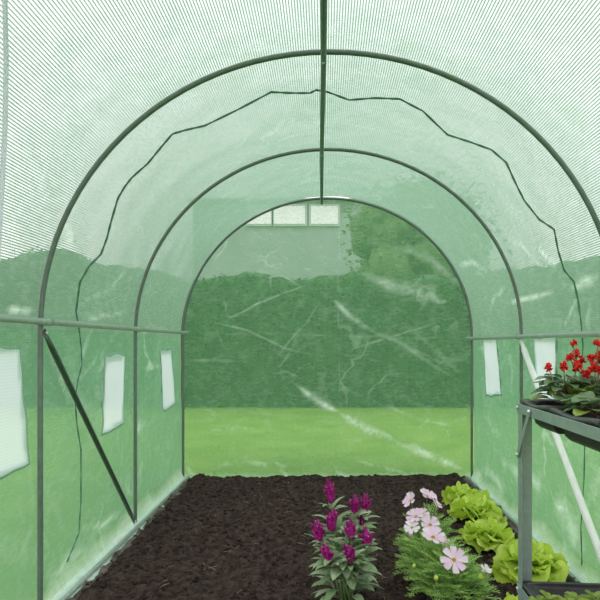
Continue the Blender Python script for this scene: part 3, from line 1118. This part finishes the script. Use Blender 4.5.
# ------------------------------------------------------------------ celosia
def celosia():
    base = Vector((0.055, 2.0, 0))
    base.z = soil_z(base.x, base.y) + 0.004
    t = empty('celosia', base)
    tag(t, 'celosia plant with feathery magenta plumes growing in the bare soil', 'flowering plant')
    rg = random.Random(4)
    # (tip px, base px, depth, width)
    pl = [((328, 479), (331, 502), 2.06, 10), ((355, 496), (355, 514), 2.05, 9), ((366, 494), (365, 513), 2.09, 9), ((333, 509), (331, 531), 2.00, 12),
          ((317, 521), (319, 542), 1.97, 12), ((350, 520), (351, 538), 1.96, 11), ((365, 527), (367, 546), 1.98, 13), ((361, 516), (362, 527), 2.06, 5),
          ((325, 544), (329, 562), 1.91, 11), ((349, 546), (351, 561), 1.90, 11), ((344, 545), (349, 557), 1.915, 6)]
    stems = MB()
    fol = MB()
    lsh = lambda q: (q ** 0.55) * (1 - q) ** 0.75 * 2.1
    stem_list = []
    for tip, bs, d, w in pl:
        a, b = at(tip[0], tip[1], d) - base, at(bs[0], bs[1], d) - base
        H = (a - b).length
        ax = (a - b).normalized()
        rw = w * d / F * 0.56
        m = MB()
        # central spire and upright fingers of fluffy bristles
        spires = [(b, a, rw * .58)]
        nf = 8 if w > 7 else 3
        for q in range(nf):
            an = 2 * PI * q / nf + rg.random()
            o_ = Vector((math.cos(an), math.sin(an), 0)) * rw
            h0, h1 = .05 + .2 * rg.random(), .35 + .45 * rg.random()
            spires.append((b + ax * H * h0 + o_ * .2, b + ax * H * h1 + o_ * (.65 + .4 * rg.random()), rw * .30))
        for p0, p1, r in spires:
            nseg = 9
            m.tube([p0.lerp(p1, i / nseg) + Vector((rg.uniform(-1, 1), rg.uniform(-1, 1), 0)) * r * .22 for i in range(nseg + 1)],
                   [r * (.6 + .5 * math.sin(PI * min(1, .25 + .75 * i / nseg)) - .5 * (i / nseg) ** 3) * rg.uniform(.8, 1.15) for i in range(nseg + 1)], 7)
            for q in range(85):
                f = rg.random()
                c = p0.lerp(p1, f)
                an = rg.random() * 6.28
                rr = r * (1.05 - .7 * f)
                v = Vector((math.cos(an), math.sin(an), 0))
                m.leaf(c + v * rr * .8, an, .35 + .8 * rg.random(), .0085, .0042, .2, .3, 0, 2, 2, None, rg)
        m.build('flower_plume', M_plume, t)
        foot = Vector((rg.uniform(-.025, .025), rg.uniform(-.02, .02), 0))
        mid = foot.lerp(b, .5) + Vector((0, 0, .02)) + Vector((b.x, b.y, 0)) * -.12
        pts = [foot, mid, b.lerp(mid, .25), b + ax * H * .25]
        stems.tube(pts, [.0045, .0036, .003, .0025], 7)
        stem_list.append(pts)
    for pts in stem_list:
        top = pts[2]
        # a collar of leaves under the plume, then leaves all down the stem
        n1 = 6
        off = rg.random() * 6
        for q in range(n1):
            c = pts[3].lerp(pts[2], .5 + .5 * rg.random())
            fol.leaf(c, off + 2.4 * q, .55 + .4 * rg.random(), .05 + .028 * rg.random(), .018 + .008 * rg.random(), .9, .3, .03, 6, 4, lsh, rg, (rg.random() - .5) * .6)
        for q in range(12):
            f = rg.random()
            c = pts[1].lerp(pts[2], f) if f < .8 else pts[0].lerp(pts[1], .5 + .5 * rg.random())
            fol.leaf(c, off + 1 + 2.4 * q, .55 + .4 * rg.random(), .065 + .04 * rg.random(), .024 + .014 * rg.random(), 1.0, .25, .03, 7, 4, lsh, rg, (rg.random() - .5) * .7)
    for q in range(46):
        z = .03 + .18 * rg.random()
        an = q * 2.4
        rr = .02 + .035 * rg.random()
        fol.leaf((math.cos(an) * rr, math.sin(an) * rr, z), an, .6 * rg.random() + .2, .075 + .04 * rg.random(), .034 + .014 * rg.random(), 1.1, .25, .04, 7, 4, lsh, rg, (rg.random() - .5) * .6)
    stems.build('stem', M_celstem, t)
    fol.build('foliage', M_celleaf, t)
    return t


celosia()


# ------------------------------------------------------------------ cosmos
def cosmos_flower(t, base, px, d, size, face, npet=8, mat=None, seed=1, openness=1.0):
    """face = direction the flower looks to"""
    rg = random.Random(seed)
    c = at(px[0], px[1], d - 0.05) - base
    fz = Vector(face).normalized()
    ux = fz.cross(Vector((0, 0, 1)))
    ux = ux.normalized() if ux.length > .01 else Vector((1, 0, 0))
    uy = fz.cross(ux)
    R = Matrix((ux, uy, fz)).transposed()
    m = MB()
    r = size * .90 * d / F * 0.5
    psh = lambda q: (0.20 + 0.86 * math.sin(PI * min(1, q * .62)) ** 1.2) * (1 if q < .93 else .86)
    for k in range(npet):
        s = len(m.v)
        a = 2 * PI * k / npet + (rg.random() - .5) * .12
        m.leaf((math.cos(a) * r * .1, math.sin(a) * r * .1, 0.0015 * (k % 2)), a, (0.22 + .15 * rg.random()) * openness, r * (.98 + .14 * rg.random()), r * .54, .25 * openness, .2, .04, 5, 6, psh, rg, (rg.random() - .5) * .35)
        # notched tip: pull in the last row between the teeth
        row = 7
        for j in (1, 3, 5):
            i = len(m.v) - row + j
            p = Vector(m.v[i])
            m.v[i] = tuple(p * (.90 if j != 3 else .93))
    m.v = [tuple(R @ Vector(p) + c) for p in m.v]
    f = m.build('flower', mat or M_petal, t)
    e = MB()
    e.blob((0, 0, r * .05), r * .17, r * .17, r * .12, 10, 6, .08, rg)
    for q in range(22):
        a, rr = rg.random() * 6.28, r * .15 * math.sqrt(rg.random())
        e.blob((math.cos(a) * rr, math.sin(a) * rr, r * .15), r * .03, r * .03, r * .05, 5, 4)
    e.v = [tuple(R @ Vector(p) + c) for p in e.v]
    e.build('flower_eye', M_eye, f)
    return c - fz * 0.002


def frond(m, p, az, el, L, rg, w=0.0017):
    """feathery leaf: a rachis with thread-like forked leaflets"""
    h = Vector((math.cos(az), math.sin(az), 0))
    s = Vector((-math.sin(az), math.cos(az), 0))
    up = Vector((0, 0, 1))
    n_ = 7
    pts = [Vector(p)]
    ds = []
    for i in range(n_):
        e = el - 1.1 * (i / n_)
        d = h * math.cos(e) + up * math.sin(e)
        ds.append(d)
        pts.append(pts[-1] + d * L / n_)

    def thread(a, b, c, wd):
        t_ = (c - a).normalized()
        sd = t_.cross(up)
        sd = sd.normalized() * wd if sd.length > .01 else Vector((wd, 0, 0))
        nn = t_.cross(sd).normalized() * wd * .5
        bq = len(m.v)
        for p_, k_ in ((a, 1), (b, .8), (c, .25)):
            m.v += [tuple(p_ + sd * k_), tuple(p_ - sd * k_ * .5 + nn * k_), tuple(p_ - sd * k_ * .5 - nn * k_)]
        for i_ in range(2):
            for j_ in range(3):
                j2 = (j_ + 1) % 3
                m.f.append((bq + i_ * 3 + j_, bq + i_ * 3 + j2, bq + i_ * 3 + 3 + j2, bq + i_ * 3 + 3 + j_))
    for i in range(0, n_ - 1, 2):
        thread(pts[i], pts[i + 1], pts[i + 2], w * 1.2)
    thread(pts[-2], pts[-1], pts[-1] + ds[-1] * L / n_, w)
    for i in range(2, n_ + 1):
        for sg in (-1, 1):
            l = L * (.34 - .03 * i) * (.8 + .5 * rg.random()) + .008
            d = (ds[min(i, n_ - 1)] * .75 + s * sg * .75 + up * (.25 * rg.random() - .05)).normalized()
            a = pts[i]
            b = a + d * l * .5
            c = a + (d + ds[min(i, n_ - 1)] * .25 + up * .15).normalized() * l
            thread(a, b, c, w)
            for g2 in (-1, 1):
                d2 = (d * .7 + s * g2 * .6 + up * (.3 * rg.random() - .1)).normalized()
                thread(b, b + d2 * l * .22, b + d2 * l * .42, w * .85)


def cosmos(px0, d, hgt, rad, label, flowers, buds, seed, nfr=120):
    rg = random.Random(seed)
    x = CX + (px0 - VX) * d / F
    base = Vector((x, d, 0))
    base.z = soil_z(x, d) + .004
    t = empty('cosmos', base)
    tag(t, label, 'flowering plant', 'pale pink cosmos plants')
    fol = MB()
    stems = MB()
    for k in range(9):
        a = k * 2.4
        tp = Vector((math.cos(a) * rad * .55, math.sin(a) * rad * .55, hgt * (.7 + .25 * rg.random())))
        stems.tube([(0, 0, 0), tp * .5 + Vector((0, 0, .02)), tp], [.003, .0024, .0015], 6)
    for k in range(nfr):
        a = k * 2.3999
        f = math.sqrt((k + .5) / nfr)
        r = rad * .72 * f
        z = hgt * (.10 + .70 * math.sqrt(max(0, 1 - f * f * .92))) * (.35 + .65 * rg.random())
        frond(fol, (math.cos(a) * r * .7, math.sin(a) * r * .7, z), a + (rg.random() - .5) * 1.2, (1.25 - .55 * f) + .5 * rg.random(), .060 + .04 * rg.random(), rg)
    for i, (px, dd, size, face, mat, op) in enumerate(flowers):
        c = cosmos_flower(t, base, px, dd, size, face, 8, mat, seed * 10 + i, op)
        ft = Vector((c.x * .3, c.y * .3, .03))
        stems.tube([ft, ft.lerp(c, .55) + Vector((0, 0.004, .008)), c - Vector((0, 0, .006)), c], [.0018, .0014, .0012, .0012], 6)
    for (px, dd, r, mat) in buds:
        c = at(px[0], px[1], dd) - base
        m = MB()
        m.blob(c, r, r, r * 1.1, 10, 8)
        for q in range(6):
            m.leaf(c + Vector((0, 0, -r)), q * 1.05, .3, r * 1.6, r * .8, -1.2, .3, 0, 4, 2)
        m.build('flower_bud', mat, t)
        stems.tube([Vector((c.x * .5, c.y * .5, .05)), c - Vector((0, 0, r))], [.0015, .0011], 6)
    stems.build('stem', M_celstem, t)
    fol.build('foliage', M_cosmos, t)


cosmos(428, 2.36, 0.225, 0.115, 'feathery cosmos at the back of the clump with most of the pale pink flowers',
       [((411, 501), 2.34, 18, (-.75, -.35, .6), None, 1.9), ((427, 497), 2.40, 20, (.35, -.3, .9), None, 2.3), ((436, 504), 2.38, 13, (.6, -.3, .7), None, 1.3),
        ((416, 517), 2.30, 20, (-.3, -.4, .85), None, 1.7), ((412, 528), 2.26, 17, (-.15, -.5, .8), M_petalw, 1.0), ((430, 525), 2.28, 21, (.15, -.65, .75), None, 1.0),
        ((423, 514), 2.34, 13, (.1, -.5, .8), None, 1.4)],
       [((411, 536), 2.22, .0085, M_pinkbud), ((440, 533), 2.30, .006, M_bud)], 31, 150)
cosmos(434, 2.10, 0.19, 0.125, 'feathery cosmos in the middle of the clump with two overlapping pink flowers',
       [((433, 538), 2.12, 25, (.05, -.4, .9), None, 1.9), ((445, 544), 2.15, 15, (.55, -.4, .7), None, 1.3)],
       [((414, 566), 1.98, .007, M_bud)], 32, 150)
cosmos(450, 1.98, 0.165, 0.155, 'feathery cosmos at the front of the clump with one large open pink flower',
       [((454, 560), 1.92, 26, (-.05, -.75, .65), None, .6), ((485, 571), 1.93, 13, (.3, -.4, .9), M_petalw, 2.2)],
       [((481, 577), 1.88, .009, M_bud), ((436, 578), 1.86, .008, M_bud)], 33, 190)

# ------------------------------------------------------------------ plant stand
SX0, SX1, SY0, SY1 = 0.417, 0.925, 0.36, 1.30
ZTOP, ZLOW = 0.797, 0.392
stand = empty('plant_stand', ((SX0 + SX1) / 2, (SY0 + SY1) / 2, 0))
tag(stand, 'two-tier grey-green steel plant stand at the right side of the tunnel', 'plant stand')
sl = Vector(stand.location)


def spart(mb, name, mat, parent=stand, smooth=False, bev=0.0006):
    mb.v = [tuple(Vector(p) - sl) for p in mb.v]
    o = mb.build(name, mat, parent, smooth)
    if bev:
        bevel(o, bev, 1)
    return o


A, TH = 0.031, 0.0022
for x, sx_ in ((SX0, 1), (SX1, -1)):
    for y, sy in ((SY1, -1), (SY0, 1)):
        mb = MB()
        xs2 = sorted((x, x + sx_ * A))
        ys2 = sorted((y, y + sy * TH))
        mb.box((xs2[0], ys2[0], 0.0), (xs2[1], ys2[1], ZTOP - .001))
        xs2 = sorted((x, x + sx_ * TH))
        ys2 = sorted((y + sy * TH, y + sy * A * .8))
        mb.box((xs2[0], ys2[0], 0.0), (xs2[1], ys2[1], ZTOP - .001))
        spart(mb, 'leg', M_stand)
BH = 0.021
for zt in (ZTOP, ZLOW):
    for x, sx_ in ((SX0, 1), (SX1, -1)):
        mb = MB()
        xs2 = sorted((x - sx_ * .002, x))
        mb.box((xs2[0], SY0 - .002, zt - BH), (xs2[1], SY1 + .002, zt))
        xs2 = sorted((x, x + sx_ * .016))
        mb.box((xs2[0], SY0, zt - BH), (xs2[1], SY1, zt - BH + .002))
        spart(mb, 'side_beam', M_stand)
    for y, sy in ((SY1, -1), (SY0, 1)):
        mb = MB()
        ys2 = sorted((y, y + .002 * -sy))
        mb.box((SX0, ys2[0], zt - BH), (SX1, ys2[1], zt))
        ys2 = sorted((y, y + sy * .016))
        mb.box((SX0 + .016, ys2[0], zt - BH), (SX1 - .016, ys2[1], zt - BH + .002))
        spart(mb, 'end_beam', M_stand)


def strut(x, sx_, ytop, yb, ztop, zb):
    mb = MB()
    xo = x - sx_ * .0045
    a, b = Vector((xo, ytop, ztop)), Vector((xo, yb, zb))
    d = (b - a).normalized()
    wv = Vector((0, d.z, -d.y)) * .0065
    mb.bar(a - d * .006, b + d * .006, wv, Vector((.001, 0, 0)))
    o = spart(mb, 'strut', M_stand)
    for p in (a, b):
        m2 = MB()
        m2.tube([p + Vector((sx_ * .003, 0, 0)), p + Vector((-sx_ * .003, 0, 0)), p + Vector((-sx_ * .0045, 0, 0))], [.0042, .0042, .003], 8)
        spart(m2, 'bolt', M_bolt, o, True, 0)


for x, sx_ in ((SX0, 1), (SX1, -1)):
    strut(x, sx_, 1.215, 1.290, ZTOP - .009, 0.684)
    strut(x, sx_, SY0 + .085, SY0 + .01, ZTOP - .009, 0.684)
    strut(x, sx_, 1.215, 1.290, ZLOW - .009, 0.28)
for p in (at(519.5, 405, 1.29),):
    m2 = MB()
    m2.tube([(SX0 - .002, 1.292, ZTOP - .008), (SX0 - .005, 1.292, ZTOP - .008), (SX0 - .0065, 1.292, ZTOP - .008)], [.0042, .0042, .003], 8)
    spart(m2, 'bolt', M_bolt, stand, True, 0)
    m2 = MB()
    m2.tube([(SX0 - .002, 1.292, ZLOW - .008), (SX0 - .005, 1.292, ZLOW - .008), (SX0 - .0065, 1.292, ZLOW - .008)], [.0042, .0042, .003], 8)
    spart(m2, 'bolt', M_bolt, stand, True, 0)


# ------------------------------------------------------------------ trays
def tray(y0, y1, z, depth, label, fill, seed, x0=SX0 + .002, x1=SX1 - .004, group='black plastic trays on the stand', sag=.006):
    """open plastic tray with a rolled rim that rests on the side beams, tapered walls, compost inside"""
    t = empty('seed_tray', ((x0 + x1) / 2, (y0 + y1) / 2, z))
    tag(t, label, 'tray', group)
    cx, cy = (x1 - x0) / 2, (y1 - y0) / 2
    m = MB()
    lv = [(0.000, .0005, -.004), (0.000, .0005, .004), (0.006, .006, .0065), (0.012, .012, .003), (0.016, .016, -.006), (.026, .020, -depth + .008), (.034, .026, -depth)]
    per = []
    nseg = 14
    for (ix, iy, dz) in lv:
        row = []
        a, b = cx - ix, cy - iy
        loop = [(-a + 2 * a * i / nseg, -b) for i in range(nseg)] + [(a, -b + 2 * b * i / nseg) for i in range(nseg)] + [(a - 2 * a * i / nseg, b) for i in range(nseg)] + [(-a, b - 2 * b * i / nseg) for i in range(nseg)]
        for i, (px, py) in enumerate(loop):
            wob = (sag * math.sin(PI * ((i % nseg) / nseg)) ** 2) if dz > -.01 else 0
            row.append((px, py, dz + .004 - wob * (1 if dz > -.01 else 0)))
        per.append(row)
    n_ = 4 * nseg
    for row in per:
        m.v += row
    for i in range(len(per) - 1):
        for k in range(n_):
            k2 = (k + 1) % n_
            m.f.append((i * n_ + k, i * n_ + k2, (i + 1) * n_ + k2, (i + 1) * n_ + k))
    m.f.append(tuple((len(per) - 1) * n_ + k for k in range(n_)))
    o = m.build('tray_shell', M_tray, t)
    s = o.modifiers.new('thick', 'SOLIDIFY')
    s.thickness = .0014
    s.offset = 0
    # dividing wall between the two halves
    m = MB()
    m.bar((0, -cy + .014, -.018), (0, cy - .014, -.018), (.0012, 0, 0), (0, 0, .018))
    m.build('divider', M_tray, t, smooth=False)
    if fill is not None:
        m = MB()
        q = 26
        a, b = cx - .0225, cy - .0195
        for j in range(q + 1):
            for i in range(q + 1):
                px, py = -a + 2 * a * i / q, -b + 2 * b * j / q
                m.v.append((px, py, fill + .005 * noise.noise((px * 40 + seed, py * 40, 0)) + .004 * noise.noise((px * 110, py * 110 + seed, 2))))
        for j in range(q):
            for i in range(q):
                k = j * (q + 1) + i
                m.f.append((k, k + 1, k + q + 2, k + q + 1))
        m.build('compost', M_pot, t)
    return t


TZ = ZTOP + .0006
tray(1.135, 1.288, TZ, .052, 'black plastic tray at the far end of the upper shelf, holding the red salvias', -.012, 1)
tray(.925, 1.131, TZ, .056, 'second black plastic tray on the upper shelf, next to the far one', -.010, 2)
tray(.700, .921, TZ, .056, 'third black plastic tray on the upper shelf, nearest the viewer', -.010, 3)
LZ = ZLOW + .0006
tray(.990, 1.288, LZ, .060, 'deep black tray of seedlings on the lower shelf', -.022, 4)


# ------------------------------------------------------------------ salvias
def salvia(base_px, d, label, spikes, nleaf, seed, rad=.055, hgt=.06):
    rg = random.Random(seed)
    x = CX + (base_px - VX) * d / F
    base = Vector((x, d, ZTOP - .008))
    t = empty('salvia', base)
    tag(t, label, 'flowering plant', 'red salvias on the upper shelf')
    st_ = MB()
    fol = MB()

    def lsh(q):
        return (q ** .5) * (1 - q) ** .62 * 1.95 * (1 + .07 * math.sin(q * 40))
    for k in range(nleaf):
        a = k * 2.4
        f = (k + .5) / nleaf
        r = rad * .35 * f
        z = hgt * (.25 + .75 * (1 - f)) + .012 * rg.random()
        L = .030 + .022 * rg.random()
        p = Vector((math.cos(a) * r, math.sin(a) * r, z))
        fol.leaf(p + Vector((math.cos(a), math.sin(a), .2)) * .008, a, .45 * rg.random() + .15, L, L * .72, .8, .2, .04, 8, 6, lsh, rg, (rg.random() - .5) * .6)
        st_.tube([(p.x * .3, p.y * .3, z * .6), p + Vector((math.cos(a), math.sin(a), .2)) * .010], [.0012, .0008], 5)
    for px, dd, size, stalk in spikes:
        c = at(px[0], px[1], dd) - base
        r = size * dd / F * .5
        m = MB()
        for q in range(14):
            v = Vector((rg.gauss(0, 1), rg.gauss(0, 1), rg.gauss(0, .9)))
            v = v.normalized()
            az = math.atan2(v.y, v.x)
            el = math.asin(v.z)
            # little tube with a flared lip
            e = c + v * r * .92
            m.tube([c + v * r * .1, c + v * r * .6, e], [r * .12, r * .2, r * .30], 6)
            m.leaf(e - v * r * .15, az, el + .4, r * .62, r * .5, .9, .3, .05, 4, 3, None, rg)
        m.blob(c, r * .5, r * .5, r * .55, 8, 6, .15, rg)
        m.build('flower_cluster', M_red, t)
        foot = Vector((c.x * .35, c.y * .35, .02)) if stalk is None else at(stalk[0], stalk[1], dd) - base
        st_.tube([foot, foot.lerp(c, .5) + Vector((0, 0, .003)), c], [.0016, .0014, .0010], 6)
    st_.tube([(0, 0, -.004), (0, 0, hgt * .9)], [.0026, .0018], 6)
    st_.build('stem', M_salstem, t)
    fol.build('foliage', M_salleaf, t)


salvia(566, 1.215, 'small red salvia at the far left of the upper shelf, tall central spike', [((573.6, 343), 1.215, 7, (575, 372)), ((570, 358), 1.21, 9, (575, 372)), ((577, 354.5), 1.22, 9, (575, 372)), ((581.5, 361), 1.22, 9, (575, 372)), ((574.5, 352), 1.225, 5, (575, 372)),
        ((548.5, 367.5), 1.20, 8.5, None), ((564, 366.5), 1.20, 9.5, None), ((577, 366), 1.20, 11, None), ((585, 374), 1.19, 11, None)], 46, 41, .075, .062)
salvia(598, 1.195, 'red salvia beside the small one, cut by the right edge of view', [((597.7, 343), 1.195, 9, (597, 372)), ((592, 357), 1.19, 10, (597, 372)), ((599.5, 356), 1.2, 10, (597, 372)), ((593.5, 367), 1.18, 11, (597, 385)), ((600, 369), 1.19, 11, (597, 385)), ((604, 362), 1.2, 11, None)], 46, 42, .075, .058)
salvia(597, 1.075, 'leafy red salvia in the second tray of the upper shelf', [((612, 372), 1.07, 12, None), ((625, 368), 1.08, 12, None)], 40, 43, .07, .030)

# ------------------------------------------------------------------ seedlings on the lower shelf
k = 0
sites = [(538, 598), (548, 594), (556, 598), (566, 597), (575, 594.5), (584, 598), (593, 592), (600, 597), (571, 601), (589, 601)]
slabels = ['leftmost seedling in the lower tray', 'second seedling from the left in the lower tray', 'third seedling from the left in the lower tray', 'fourth seedling from the left in the lower tray',
           'small seedling amid the lower tray behind its neighbours', 'seedling in the lower tray left of the tallest one', 'tallest seedling in the lower tray near the right edge', 'seedling in the lower tray at the right edge of view',
           'low seedling at the front of the lower tray, mid row', 'low seedling at the front of the lower tray, right of the middle']
for (px, py), lab in zip(sites, slabels):
    d = 1.19 if py < 599 else 1.14
    tip = at(px, py, d)
    base = Vector((tip.x, tip.y, ZLOW - .022))
    t = empty('seedling', base, k * 1.3)
    rg = random.Random(60 + k)
    h = max(.012, tip.z - base.z - .008)
    m = MB()
    m.tube([(0, 0, -.002), (0.001, 0, h * .6), (0, 0, h)], .0011, 6)
    m.build('stem', M_celstem, t)
    m = MB()
    for q in range(5):
        m.leaf((0, 0, h * (.75 + .07 * q)), q * 2.4, .8 - .1 * q + .3 * rg.random(), .019 + .008 * rg.random(), .014, .8, .3, .05, 6, 4, lambda q_: (q_ ** .7) * (1 - q_) ** .45 * 2.0, rg)
    m.build('foliage', M_seedling, t)
    tag(t, 'green ' + lab, 'seedling', 'seedlings on the lower shelf')
    k += 1
